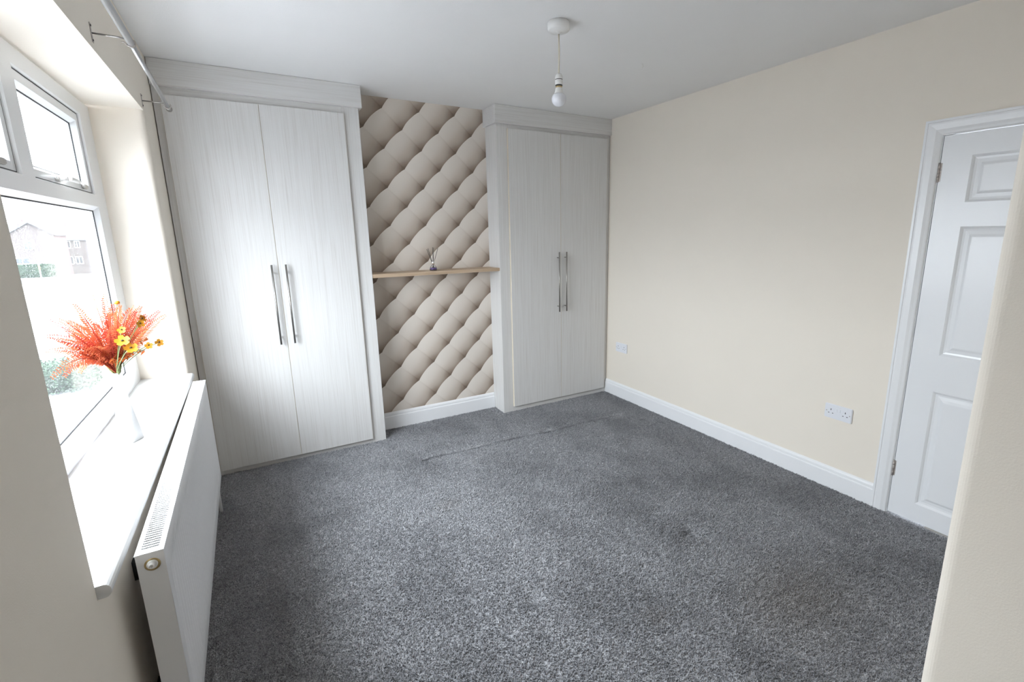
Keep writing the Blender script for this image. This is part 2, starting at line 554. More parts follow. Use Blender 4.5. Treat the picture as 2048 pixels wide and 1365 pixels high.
def left_wall():
    mb = MB()
    za = ZS - 0.030
    mb.box(-0.30, 0, -1.0, 4.25, -0.05, za)
    mb.box(-0.30, 0, -1.0, 4.25, ZL, H)
    for yr, sgn, far in ((YR0, 1, -1.0), (YR1, -1, 4.25)):
        r = 0.012 if sgn > 0 else 0.030          # rounded plaster arris
        arc = []
        for k in range(13):
            a = k * math.pi / 24
            arc.append((-r + r * math.cos(a), yr - sgn * r + sgn * r * math.sin(a)))
        n = len(arc)
        mb.add([(x, y, z) for z in (za, ZL) for x, y in arc], [(i, i + 1, n + i + 1, n + i) for i in range(n - 1)], True)
        mb.add([(0, far, za), arc[0] + (za,), arc[0] + (ZL,), (0, far, ZL)], [(0, 1, 2, 3)])
        mb.add([arc[-1] + (za,), (-0.30, yr, za), (-0.30, yr, ZL), arc[-1] + (ZL,)], [(0, 1, 2, 3)])
        mb.add([(-0.30, yr, za), (-0.30, far, za), (-0.30, far, ZL), (-0.30, yr, ZL)], [(0, 1, 2, 3)])
    return mb.build('wall_left', 'cream', keep=True)
struct(left_wall())
struct(wall_with_hole('wall_right', W, W + 0.12, 0.300, 1.092, 0.0, 2.000, PY - 0.02, 4.25, 0.0, H, 'cream'))
struct(MB().box(-0.30, W + 0.12, 4.15, 4.25, -0.05, H).build('wall_back', 'cream'))
struct(MB().box(1.14, 2.149, YB, 4.15, 0, H).build('wall_chimney', 'paper'))
struct(MB().box(0, PX + 0.05, -1.0, -0.9, -0.05, H).build('wall_front', 'cream'))

# near wall on the right: rounded plaster corner
mb = MB()
r_ = 0.022
prof = [(PX, -1.0), (PX, PY - r_)]
for k in range(1, 8):
    a = math.pi - k * math.pi / 2 / 8
    prof.append((PX + r_ + r_ * math.cos(a), PY - r_ + r_ * math.sin(a)))
prof += [(PX + r_, PY), (W + 0.12, PY), (W + 0.12, -1.0)]
mb.prism(prof, (0, 0, -0.05), (0, 0, H), (1, 0, 0), (0, 1, 0))
struct(mb.build('wall_near_right', 'cream'))

struct(MB().box(-0.30, W + 0.12, -1.0, 4.25, H, H + 0.12).build('ceiling', 'ceiling'))

# carpeted floor with furniture dents pressed into it
CREASE = [(1.254, 3.103), (1.42, 3.098), (1.69, 3.088), (2.248, 3.063), (2.987, 3.016)]
DENTS = [(1.256, 3.100, 0.045, 0.010), (2.248, 3.063, 0.05, 0.011), (2.217, 1.517, 0.055, 0.012), (2.16, 1.50, 0.03, 0.008),
         (1.257, 1.528, 0.045, 0.010), (1.727, 2.823, 0.05, 0.004), (2.55, 1.60, 0.05, 0.005), (2.35, 2.05, 0.07, 0.004), (3.07, 2.83, 0.03, 0.006)]
def floor():
    nx, ny = 170, 260
    x0, x1, y0, y1 = -0.02, W + 0.12, -0.95, 4.2
    vs = []
    for j in range(ny + 1):
        for i in range(nx + 1):
            x = x0 + (x1 - x0) * i / nx; y = y0 + (y1 - y0) * j / ny
            z = 0.0
            for a, b in zip(CREASE, CREASE[1:]):
                t = (x - a[0]) / (b[0] - a[0])
                if 0 <= t <= 1:
                    yc = a[1] + t * (b[1] - a[1])
                    z -= 0.010 * math.exp(-((y - yc) / 0.018) ** 2) * (0.55 + 0.45 * math.sin(x * 9.0))
            for cx, cy, r, d in DENTS:
                rr = ((x - cx) ** 2 + (y - cy) ** 2) / (r * r)
                if rr < 9: z -= d * math.exp(-rr)
            vs.append((x, y, z))
    fs = []
    for j in range(ny):
        for i in range(nx):
            a = j * (nx + 1) + i
            fs.append((a, a + 1, a + nx + 2, a + nx + 1))
    mb = MB(); mb.add(vs, fs, True)
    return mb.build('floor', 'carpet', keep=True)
flo = struct(floor())
def pile():
    import numpy as np
    rg = np.random.default_rng(5)
    n = 330000
    x = rg.uniform(0.01, W - 0.02, n); y = rg.uniform(0.30, YB - 0.02, n)
    keep = ~(((x < 1.119) | (x > 2.149)) & (y > Y1)) & ~((x > PX) & (y < PY + 0.01))
    x = x[keep]; y = y[keep]; n = len(x)
    # follow the dents of the carpet
    vz = np.empty(len(flo.data.vertices) * 3, dtype=np.float32); flo.data.vertices.foreach_get('co', vz)
    vz = vz.reshape(261, 171, 3)
    ix = np.clip(((x + 0.02) / (W + 0.14) * 170).astype(int), 0, 170); iy = np.clip(((y + 0.95) / 5.15 * 260).astype(int), 0, 260)
    z = vz[iy, ix, 2]
    h = rg.uniform(0.0045, 0.0085, n); r = rg.uniform(0.0019, 0.0031, n); a = rg.uniform(0, 2 * np.pi, n)
    t = rg.uniform(0.0, 0.0060, n); ta = rg.uniform(0, 2 * np.pi, n)
    # pile is crushed where furniture stood and along the old carpet fold
    cr = np.zeros(n)
    for (ax, ay), (bx_, by_) in zip(CREASE, CREASE[1:]):
        u = (x - ax) / (bx_ - ax); yc = ay + u * (by_ - ay)
        cr = np.maximum(cr, np.where((u >= 0) & (u <= 1), np.exp(-((y - yc) / 0.016) ** 2) * (0.6 + 0.4 * np.sin(x * 9.0)), 0))
    for cx, cy, rr_, d_ in DENTS:
        cr = np.maximum(cr, min(1.0, d_ / 0.009) * np.exp(-((x - cx) ** 2 + ((y - cy) * 1.5) ** 2) / (rr_ * 0.8) ** 2))
    h *= 1 - 0.85 * cr; t += 0.004 * cr
    P = np.empty((n, 6, 3), dtype=np.float32)
    for k in range(3):
        an = a + k * 2.0944
        P[:, k, 0] = x + r * np.cos(an); P[:, k, 1] = y + r * np.sin(an); P[:, k, 2] = z - 0.001
        P[:, 3 + k, 0] = x + t * np.cos(ta) + 0.55 * r * np.cos(an + 0.8); P[:, 3 + k, 1] = y + t * np.sin(ta) + 0.55 * r * np.sin(an + 0.8); P[:, 3 + k, 2] = z + h
    F = np.array([[0, 1, 4], [0, 4, 3], [1, 2, 5], [1, 5, 4], [2, 0, 3], [2, 3, 5], [3, 4, 5]], dtype=np.int32)
    idx = (F[None] + (np.arange(n, dtype=np.int32) * 6)[:, None, None]).reshape(-1)
    me = bpy.data.meshes.new('carpet_pile')
    me.vertices.add(n * 6); me.vertices.foreach_set('co', P.reshape(-1))
    nf = len(idx) // 3
    me.loops.add(nf * 3); me.loops.foreach_set('vertex_index', idx)
    me.polygons.add(nf); me.polygons.foreach_set('loop_start', np.arange(0, nf * 3, 3, dtype=np.int32))
    me.update(calc_edges=True)
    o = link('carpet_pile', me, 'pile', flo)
    o['kind'] = 'stuff'
pile()

# skirting boards (torus profile)
SK = [(0, 0), (0.018, 0), (0.018, 0.098), (0.0165, 0.104), (0.013, 0.107), (0.0135, 0.112), (0.0125, 0.122), (0.008, 0.130), (0.004, 0.134), (0, 0.135)]
struct(MB().prism(SK, (W, Y1 - 0.001, 0), (W, 1.152, 0), (-1, 0, 0), (0, 0, 1)).build('baseboard_right', 'gloss'))
struct(MB().prism([(a, b * 1.045) for a, b in SK], (1.12, YB, 0), (2.147, YB, 0), (0, -1, 0), (0, 0, 1)).build('baseboard_chimney', 'gloss'))
struct(MB().prism(SK, (0, -0.9, 0), (0, 1.30, 0), (1, 0, 0), (0, 0, 1)).build('baseboard_left', 'gloss'))

# ------------------------------------------------------------------ door with architrave
AR = [(0, 0), (0, 0.022), (0.010, 0.022), (0.012, 0.019), (0.020, 0.020), (0.045, 0.018), (0.056, 0.013), (0.066, 0.010), (0.070, 0.006), (0.070, 0)]
def architrave():
    mb = MB()
    ya, yb, zt = 1.153, 0.253, 2.062        # outer edges
    n = len(AR)
    path = []
    for a, d in AR:                          # a inward from the outer edge, d out of the wall
        path.append([(W - d, ya - a, 0.0), (W - d, ya - a, zt - a), (W - d, yb + a, zt - a), (W - d, yb + a, 0.0)])
    vs = [p for row in path for p in row]
    fs = []
    for i in range(n - 1):
        for k in range(3):
            fs.append((i * 4 + k, i * 4 + k + 1, (i + 1) * 4 + k + 1, (i + 1) * 4 + k))
    mb.add(vs, fs)
    return mb
struct(architrave().build('trim_1', 'gloss'))
# lining of the doorway
mb = MB()
mb.box(W - 0.001, W + 0.12, 1.0795, 1.092, 0, 2.0)
mb.box(W - 0.001, W + 0.12, 0.300, 0.312, 0, 2.0)
mb.box(W - 0.001, W + 0.12, 0.312, 1.0795, 1.989, 2.0)
mb.box(W + 0.040, W + 0.055, 1.055, 1.0795, 0, 1.989)
struct(mb.build('trim_2', 'gloss'))

dr = struct(empty('door_1', (W, 1.0775, 0.0)))
DZ0, DZ1, DY0, DY1 = 0.008, 1.986, 0.314, 1.0765
rows = [(0.111, 0.742), (0.931, 1.564), (1.675, 1.886)]
cols = [(0.960, 0.740), (0.650, 0.430)]
def door_slab():
    mb = MB()
    ys = sorted([DY0, DY1] + [y for c in cols for y in c])
    zs = sorted([DZ0, DZ1] + [z for r in rows for z in r])
    holes = {(1, 1), (3, 1), (1, 3), (3, 3), (1, 5), (3, 5)}
    for i in range(len(ys) - 1):
        for j in range(len(zs) - 1):
            if (i, j) in holes: continue
            mb.add([(W, ys[i], zs[j]), (W, ys[i + 1], zs[j]), (W, ys[i + 1], zs[j + 1]), (W, ys[i], zs[j + 1])], [(0, 1, 2, 3)])
    X2 = W + 0.036
    a = [(W, DY0, DZ0), (W, DY1, DZ0), (W, DY1, DZ1), (W, DY0, DZ1)]
    b = [(X2, p[1], p[2]) for p in a]
    mb.add(a + b, [(0, 1, 5, 4), (1, 2, 6, 5), (2, 3, 7, 6), (3, 0, 4, 7), (4, 5, 6, 7)])
    return mb
door_slab().build('slab', 'door', dr)
def door_panel(y0, y1, z0, z1):
    loops = [(0, 0), (0.006, 0.004), (0.011, 0.009), (0.020, 0.0105), (0.036, 0.0085), (0.047, 0.003), (0.051, 0.0025)]
    vs = []; fs = []
    for ins, dep in loops:
        vs += [(W + dep, y0 + ins, z0 + ins), (W + dep, y1 - ins, z0 + ins), (W + dep, y1 - ins, z1 - ins), (W + dep, y0 + ins, z1 - ins)]
    for i in range(len(loops) - 1):
        for k in range(4):
            fs.append((i * 4 + k, i * 4 + (k + 1) % 4, i * 4 + 4 + (k + 1) % 4, i * 4 + 4 + k))
    n = len(vs)
    fs.append((n - 4, n - 3, n - 2, n - 1))
    return MB().add(vs, fs)
for c in cols:
    for r in rows:
        door_panel(c[1], c[0], r[0], r[1]).build('panel', 'door', dr)
for z in (0.27, 1.82):
    mb = MB()
    mb.tube([(W - 0.004, 1.0782, z - 0.045), (W - 0.004, 1.0782, z + 0.045)], 0.0042, 10)
    for k in (-0.026, 0.0, 0.026):
        mb.tube([(W - 0.004, 1.0782, z + k - 0.008), (W - 0.004, 1.0782, z + k + 0.008)], 0.0050, 10)
    mb.box(W - 0.001, W + 0.001, 1.068, 1.088, z - 0.043, z + 0.043)
    mb.build('hinge', 'hinge', dr)
# threshold strip under the door
struct(MB().prism([(0, 0), (0.045, 0), (0.040, 0.006), (0.005, 0.006)], (W - 0.004, 0.313, 0), (W - 0.004, 0.90, 0), (1, 0, 0), (0, 0, 1)).build('trim_3', 'steel'))

# ------------------------------------------------------------------ window
win = struct(empty('window_1', (XF, (YR0 + YR1) / 2, ZS)))
XO = -0.275
FY0, FY1, FZ0, FZ1 = YR0, YR1, ZS, ZL - 0.012
GY0, GY1 = 1.435, 3.005          # openings of the outer frame
TZ0, TZ1 = 1.691, 1.766          # transom
LZ0 = 0.905                      # bottom of lower pane
MY0, MY1 = 2.150, 2.268          # mullion of the top lights
def ring(mb, y0, y1, z0, z1, Y0, Y1_, Z0, Z1, xf, xb, ch=0.010, dep=0.012):
    """rectangular frame: outer Y0..Z1, inner y0..z1, chamfered glazing edge"""
    loops = [(xb, Y0, Y1_, Z0, Z1), (xf, Y0, Y1_, Z0, Z1), (xf, y0 - ch, y1 + ch, z0 - ch, z1 + ch), (xf - dep, y0, y1, z0, z1), (xb, y0, y1, z0, z1)]
    vs = []; fs = []
    for x, a, b, c, d in loops:
        vs += [(x, a, c), (x, b, c), (x, b, d), (x, a, d)]
    n = len(loops)
    for i in range(n):
        i2 = (i + 1) % n
        for k in range(4):
            fs.append((i * 4 + k, i * 4 + (k + 1) % 4, i2 * 4 + (k + 1) % 4, i2 * 4 + k))
    mb.add(vs, fs)
mb = MB()
# frame members: head, bottom, jambs, transom, mullion with chamfered edges
ring(mb, GY0, GY1, LZ0, TZ0, FY0, FY1, FZ0, (TZ0 + TZ1) / 2, XF, XO, 0.018, 0.018)
ring(mb, GY0, MY0, TZ1, 2.112, FY0, (MY0 + MY1) / 2, (TZ0 + TZ1) / 2, FZ1, XF, XO, 0.004, 0.006)
ring(mb, MY1, GY1, TZ1, 2.112, (MY0 + MY1) / 2, FY1, (TZ0 + TZ1) / 2, FZ1, XF, XO, 0.004, 0.006)
mb.build('frame', 'upvc', win)
def gasket(y0, y1, z0, z1, x, parent, w=0.004):
    g = MB()
    ring(g, y0 + w, y1 - w, z0 + w, z1 - w, y0, y1, z0, z1, x, x - 0.004, 0.0005, 0.001)
    return g.build('gasket', 'gasket', parent)
gasket(GY0 - 0.001, GY1 + 0.001, LZ0 - 0.001, TZ0 + 0.001, XF - 0.019, win, 0.006)
pane = MB().box(-0.247, -0.243, GY0 - 0.003, GY1 + 0.003, LZ0 - 0.003, TZ0 + 0.003).build('pane', 'pane', win)
for (a, b) in ((GY0, MY0), (MY1, GY1)):
    s = MB()
    xs = XF - 0.010
    ring(s, a + 0.050, b - 0.050, TZ1 + 0.045, 2.112 - 0.050, a + 0.005, b - 0.005, TZ1 + 0.005, 2.107, xs, XO + 0.01, 0.014, 0.018)
    so = s.build('sash', 'upvc', win)
    gasket(a + 0.0495, b - 0.0495, TZ1 + 0.0445, 2.112 - 0.0495, xs - 0.020, so, 0.005)
    gasket(a - 0.001, b + 0.001, TZ1 - 0.001, 2.113, xs - 0.0005, so, 0.0065)
    MB().box(-0.252, -0.248, a + 0.047, b - 0.047, TZ1 + 0.042, 2.112 - 0.047).build('pane', 'paneclear', so)
    # espagnolette handle on the bottom rail
    h = MB()
    hy = a + 0.27; hz = TZ1 + 0.022
    h.box(xs, xs + 0.010, hy - 0.035, hy + 0.035, hz - 0.011, hz + 0.011, 0.004, 2)
    h.tube([(xs + 0.008, hy - 0.015, hz), (xs + 0.034, hy - 0.015, hz)], 0.010, 14)
    h.tube([(xs + 0.036, hy - 0.020, hz), (xs + 0.038, hy + 0.05, hz), (xs + 0.034, hy + 0.115, hz)], [0.0105, 0.009, 0.0075], 12)
    h.build('handle', 'plastic', so)
    # small stay block near the end of the rail
    MB().box(xs, xs + 0.012, b - 0.16, b - 0.105, hz - 0.010, hz + 0.008, 0.003).build('stay_peg', 'steel', so)
# window board with rounded nosing
nose = [(XF - 0.02, ZS - 0.032), (XF - 0.02, ZS)]
for k in range(0, 9):
    a = math.pi / 2 - k * math.pi / 8
    nose.append((0.012 + 0.013 * math.cos(a), ZS - 0.016 + 0.016 * math.sin(a)))
nose = [(a, b) for a, b in nose]
sl = MB().prism(nose, (0, YR0 - 0.004, 0), (0, YR1 + 0.004, 0), (1, 0, 0), (0, 0, 1)).build('window_sill', 'sill', win)

# ------------------------------------------------------------------ fitted wardrobes
def handle(x, z0, z1, parent, yf):
    mb = MB()
    yb = yf - 0.034
    mb.tube([(x, yb, z0), (x, yb, z1)], 0.0062, 14)
    for z in (z0 + 0.048, z1 - 0.048):
        mb.tube([(x, yf + 0.001, z), (x, yb, z)], 0.0045, 10)
    mb.build('handle', 'steel', parent)

YD = Y1 - 0.0205          # door faces stand proud of the frame
def wardrobe(loc, label, doors, dz0, dz1, stiles, x0, x1, cz, handles, hz, left_return, right_return):
    t = tag(empty('fitted_wardrobe', loc), label, 'wardrobe')
    for a, b in stiles:
        MB().box(a, b, Y1, Y1 + 0.022, 0, cz + 0.01, 0.001, 1).build('stile', 'woodv', t)
    MB().box(stiles[0][1], stiles[1][0], Y1 + 0.001, Y1 + 0.022, dz1 - 0.004, cz + 0.01).build('top_rail', 'woodh', t)
    MB().box(stiles[0][1], stiles[1][0], Y1 + 0.001, Y1 + 0.022, 0, dz0 + 0.004).build('plinth', 'woodh', t)
    # carcass
    c = MB()
    c.box(x0, x0 + 0.018, Y1 + 0.022, 4.14, 0, H - 0.004)
    c.box(x1 - 0.018, x1, Y1 + 0.022, YB - 0.019 if right_return else 4.14, 0, H - 0.004)
    c.box(x0 + 0.018, x1 - 0.018, 4.10, 4.14, 0, H - 0.004)
    c.build('carcass', 'woodv', t)
    # cornice up to the ceiling
    c = MB()
    xa = x0 - (0.020 if left_return else 0.0)
    xb = x1 + (0.020 if right_return else 0.0)
    c.box(xa, xb, Y1 - 0.024, Y1, cz, H - 0.0015, 0.0012, 1)
    cn = c.build('cornice', 'woodh', t)
    if left_return:
        MB().box(xa, x0, Y1, YB - 0.001, cz, H - 0.0015).build('cornice_return', 'woodh', t)
    if right_return:
        MB().box(x1, xb, Y1, YB - 0.001, cz, H - 0.0015).build('cornice_return', 'woodh', t)
    for (a, b), hx in zip(doors, handles):
        d = MB().box(a, b, YD, Y1 - 0.0012, dz0, dz1, 0.0012, 1).build('door', 'woodv', t)
        for ex in (a - 0.0009, b + 0.0001):
            MB().box(ex, ex + 0.0008, YD + 0.001, Y1 - 0.0015, dz0 + 0.001, dz1 - 0.001).build('edge_band', 'edgeband', d)
        handle(hx, hz[0], hz[1], d, YD)
    return t
w1 = wardrobe((0.56, Y1, 0), 'wide white limed-wood fitted wardrobe beside the window and radiator',
              [(0.040, 0.5225), (0.5255, 1.019)], 0.038, 2.358, [(0.0035, 0.052), (1.008, 1.119)], 0.0035, 1.119, 2.401,
              [0.484, 0.567], (0.855, 1.382), False, True)
w2 = wardrobe((2.72, Y1, 0), 'white limed-wood fitted wardrobe in the far corner by the cream wall',
              [(2.243, 2.7405), (2.7435, 3.247)], 0.049, 2.376, [(2.149, 2.256), (3.236, 3.2875)], 2.149, 3.2875, 2.407,
              [2.703, 2.780], (0.868, 1.395), True, False)

# ------------------------------------------------------------------ shelf and reed diffuser
sh = tag(empty('wall_shelf', (1.634, YB, 1.255)), 'light oak shelf spanning the tufted-print wall between the wardrobes', 'shelf')
MB().box(1.121, 2.1475, 3.597, YB - 0.0005, 1.256, 1.282, 0.0012, 1).build('board', 'oak', sh)
MB().box(1.121, 2.1475, 3.5955, 3.597, 1.2565, 1.2815).build('edging', 'oak', sh)

DX, DYY, DZ = 1.614, 3.700, 1.2822
df = tag(empty('reed_diffuser', (DX, DYY, DZ)), 'small glass reed diffuser with purple oil and black reeds on the oak shelf', 'diffuser')
MB().lathe([(0.006, 0.0), (0.027, 0.0), (0.030, 0.004), (0.029, 0.012), (0.024, 0.027), (0.016, 0.038), (0.0095, 0.044), (0.0090, 0.050), (0.0078, 0.050), (0.0078, 0.044), (0.014, 0.037), (0.022, 0.026), (0.0268, 0.012), (0.0270, 0.005), (0.004, 0.0035)], (DX, DYY, DZ)).build('bottle', 'bottle', df)
MB().lathe([(0.0, 0.0045), (0.0262, 0.0050), (0.0260, 0.012), (0.0225, 0.0215), (0.0, 0.0215)], (DX, DYY, DZ)).build('scent_oil', 'liquid', df)
MB().lathe([(0.0095, 0.046), (0.0108, 0.047), (0.0108, 0.068), (0.0095, 0.070), (0.006, 0.070), (0.006, 0.047)], (DX, DYY, DZ)).build('collar', 'chrome', df)
for tx, ty, tz in ((-0.050, -0.01, 0.166), (-0.032, 0.012, 0.172), (0.004, 0.0, 0.180), (0.008, -0.012, 0.178), (0.050, 0.005, 0.171)):
    b0 = Vector((DX - tx * 0.22, DYY - ty * 0.22, DZ + 0.008))
    b1 = Vector((DX + tx * 0.95, DYY + ty, DZ + tz))
    MB().tube([b0, b1], 0.0017, 7).build('reed', 'reed', df)

# ------------------------------------------------------------------ radiator
RL, RD, RH = 1.690, 0.056, 0.575
ra_ = math.atan2(0.017, RL)
rad = tag(empty('radiator', (0.0455, 1.367, 0.226), ra_), 'long white double-panel radiator below the window sill', 'radiator')
rm = Matrix.Translation(rad.location) @ Matrix.Rotation(ra_, 4, 'Z')
def rbuild(mb, name, mat, keep=False):
    o = mb.build(name, mat, None, keep)
    o.parent = rad
    return o
# front panel with shallow vertical corrugations (local frame: x out of the wall, y along it)
def rad_panel():
    ny = 51 * 6
    zlev = [(0.0, 0), (0.004, 0), (0.060, 0), (0.078, 1), (RH - 0.085, 1), (RH - 0.067, 0), (RH - 0.008, 0), (RH - 0.002, 0)]
    vs = []; fs = []
    for i in range(ny + 1):
        y = RL * i / ny
        ph = (y / RL * 51) % 1.0
        inside = 0.045 < y < RL - 0.045
        dep = -0.0065 * (0.5 - 0.5 * math.cos(2 * math.pi * ph)) if inside else 0
        for k, (z, w) in enumerate(zlev):
            edge = -0.003 if k in (0, len(zlev) - 1) else 0.0
            vs.append((RD + dep * w + edge, y, z))
    n = len(zlev)
    for i in range(ny):
        for k in range(n - 1):
            fs.append((i * n + k, (i + 1) * n + k, (i + 1) * n + k + 1, i * n + k + 1))
    return MB().add(vs, fs, True)
rbuild(rad_panel(), 'front_panel', 'radiator', True)
rbuild(MB().box(0.0, 0.010, 0.01, RL - 0.01, 0.0, RH - 0.006), 'back_panel', 'radiator')
rbuild(MB().box(0.0105, RD - 0.0095, 0.004, RL - 0.004, 0.03, RH - 0.009), 'fin_shade_block', 'raddark')  # solid dark block for the fins, painting the shade between the slats
for yy in (0.0, RL - 0.0015):
    rbuild(MB().box(-0.001, RD, yy, yy + 0.0015, 0.004, RH - 0.001, 0.0006, 1), 'side_panel', 'radiator')
g = MB()
g.box(-0.002, 0.009, -0.001, RL + 0.001, RH - 0.002, RH + 0.0015, 0.0008, 1)
g.box(RD - 0.011, RD + 0.001, -0.001, RL + 0.001, RH - 0.002, RH + 0.0015, 0.0008, 1)
g.box(0.009, RD - 0.011, -0.001, 0.016, RH - 0.002, RH + 0.0015)
g.box(0.009, RD - 0.011, RL - 0.016, RL + 0.001, RH - 0.002, RH + 0.0015)
rbuild(g, 'top_grille_frame', 'radiator')
nsl = 140
sm = MB().box(0.009, RD - 0.011, -0.0023, 0.0023, -0.0012, 0.0010).mesh('grille_slat')
sm.materials.append(M['radiator'])
for i in range(nsl):
    o = bpy.data.objects.new('grille_slat', sm)
    COL.objects.link(o)
    o.parent = rad
    o.location = (0, 0.0205 + (RL - 0.041) * i / (nsl - 1), RH)
pl = MB()
pl.lathe([(0.0165, 0.001), (0.0165, -0.0015), (0.0130, -0.002)], (0.030, 0, RH - 0.032), 'y', 24)
p1 = rbuild(pl, 'blanking_plug', 'brass')
pl = MB()
pl.lathe([(0.0115, -0.0005), (0.0115, -0.006), (0.0095, -0.008), (0.0075, -0.008), (0.0065, -0.014), (0.0030, -0.0145), (0.0028, -0.011), (0.0, -0.011)], (0.030, 0, RH - 0.030), 'y', 24)
rbuild(pl, 'bleed_valve', 'plastic')
for yy in (0.16, RL - 0.16):
    rbuild(MB().box(-0.043, 0.0, yy - 0.012, yy + 0.012, RH - 0.150, RH - 0.095), 'wall_bracket', 'raddark')
    rbuild(MB().box(-0.043, 0.0, yy - 0.012, yy + 0.012, 0.03, 0.09), 'wall_bracket', 'raddark')
# valves and pipes at both lower ends
for yy in (-0.022, RL + 0.022):
    v = MB()
    v.tube([(0.028, yy + (0.03 if yy < 0 else -0.03), 0.030), (0.028, yy, 0.030)], 0.010, 14)
    v.tube([(0.028, yy, -0.226), (0.028, yy, 0.028)], 0.0078, 12)
    v.lathe([(0.013, 0.000), (0.014, 0.01), (0.014, 0.045), (0.017, 0.050), (0.018, 0.085), (0.012, 0.093), (0.0, 0.094)], (0.028, yy, 0.0), 'z', 20)
    rbuild(v, 'valve', 'radiator')

# ------------------------------------------------------------------ curtain pole with two brackets
cp = tag(empty('curtain_pole', (0.100, 2.3, 2.230)), 'slim silver telescopic curtain pole above the window', 'curtain pole')
MB().tube([(0.104, -0.2, 2.231), (0.103, 2.300, 2.230)], 0.0112, 16).build('thick_tube', 'pole', cp)
MB().tube([(0.103, 2.296, 2.230), (0.098, 3.262, 2.226)], 0.0088, 16).build('thin_tube', 'pole', cp)
MB().lathe([(0.0115, -0.006), (0.0125, 0.0), (0.0115, 0.006)], (0.103, 2.300, 2.230), 'y', 20).build('collar', 'steel', cp)
MB().lathe([(0.0088, 0.0), (0.0125, 0.002), (0.0125, 0.014), (0.008, 0.018), (0.008, 0.022), (0.0135, 0.028), (0.0150, 0.040), (0.0120, 0.051), (0.0, 0.056)], (0.098, 3.258, 2.226), 'y', 20).build('finial', 'steel', cp)
for yb, zb, lab in ((2.288, 2.244, 'thin metal curtain pole bracket above the middle of the window'), (3.198, 2.234, 'thin metal curtain pole bracket near the wardrobe end of the pole')):
    br = tag(empty('pole_bracket', (0.0, yb, zb)), lab, 'bracket', 'curtain pole brackets')
    mb = MB()
    mb.box(0.0, 0.0022, yb - 0.008, yb + 0.008, zb - 0.030, zb + 0.032, 0.001, 1)
    mb.build('plate', 'hinge', br)
    for dz in (-0.022, 0.024):
        MB().lathe([(0.0035, 0.0), (0.0035, 0.0015), (0.0, 0.002)], (0.0022, yb, zb + dz), 'x', 10).build('screw', 'dark', br)
    MB().tube([(0.002, yb, zb), (0.07, yb, zb - 0.001), (0.090, yb, zb - 0.003)], 0.0028, 10).build('arm', 'steel', br)
    hk = []
    for k in range(13):
        a = math.radians(200 + k * 200 / 12)
        hk.append((0.1015 + 0.0138 * math.cos(a), yb, zb - 0.013 + 0.0138 * math.sin(a)))
    hk = [(0.078, yb, zb - 0.016), (0.084, yb, zb - 0.014)] + hk
    MB().tube(hk, 0.0022, 8).build('hook', 'hinge', br)

# ------------------------------------------------------------------ pendant light
LX, LY = 1.769, 2.106
pn = tag(empty('pendant_light', (LX, LY, H)), 'bare white bulb hanging on a short flex from a round ceiling rose', 'pendant light')
MB().lathe([(0.046, 0.0), (0.050, -0.0015), (0.050, -0.004), (0.0535, -0.005), (0.0525, -0.034), (0.048, -0.040), (0.020, -0.043), (0.010, -0.046), (0.006, -0.053), (0.0, -0.053)], (LX, LY, H - 0.0005), 'z', 40).build('ceiling_rose', 'plastic', pn)
MB().tube([(LX, LY, H - 0.05), (LX + 0.002, LY, H - 0.13), (LX - 0.001, LY, 2.312)], 0.0040, 10).build('flex', 'flex', pn)
lh = MB().lathe([(0.0045, 2.318), (0.012, 2.316), (0.0165, 2.308), (0.0185, 2.300), (0.0192, 2.293), (0.0192, 2.291)], (LX, LY, 0), 'z', 30).build('lampholder_cap', 'plastic', pn)
MB().lathe([(0.0180, 2.2925), (0.0180, 2.2865)], (LX, LY, 0), 'z', 30).build('shadow_gap', 'dark', pn)
MB().lathe([(0.0160, 2.290), (0.0192, 2.2875), (0.0195, 2.268), (0.0185, 2.266), (0.0130, 2.266)], (LX, LY, 0), 'z', 30).build('skirt_ring', 'plastic', pn)
MB().lathe([(0.0172, 2.2665), (0.0172, 2.261), (0.0150, 2.260)], (LX, LY, 0), 'z', 30).build('shadow_gap', 'dark', pn)
MB().lathe([(0.0155, 2.264), (0.0158, 2.256), (0.0152, 2.253)], (LX, LY, 0), 'z', 30).build('bulb_cap', 'brass', pn)
MB().lathe([(0.0152, 2.2535), (0.0168, 2.250), (0.0195, 2.238), (0.0250, 2.224)], (LX, LY, 0), 'z', 36).build('bulb_neck', 'plastic', pn)
bp_ = [(0.0250, 2.224)]
for k in range(0, 15):
    a = math.radians(42 - k * 132 / 14)
    bp_.append((0.0360 * math.cos(a) if k < 14 else 0.0, 2.2015 + 0.0345 * math.sin(a)))
MB().lathe(bp_, (LX, LY, 0), 'z', 40).build('bulb', 'bulb', pn)

hk = tag(empty('ceiling_hook', (2.525, 2.35, H)), 'tiny white screw hook left in the ceiling beyond the pendant light', 'hook')
MB().tube([(2.525, 2.35, H), (2.525, 2.35, H - 0.012), (2.530, 2.35, H - 0.018), (2.525, 2.35, H - 0.024), (2.520, 2.35, H - 0.019)], 0.0018, 8).build('hook_wire', 'plastic', hk)

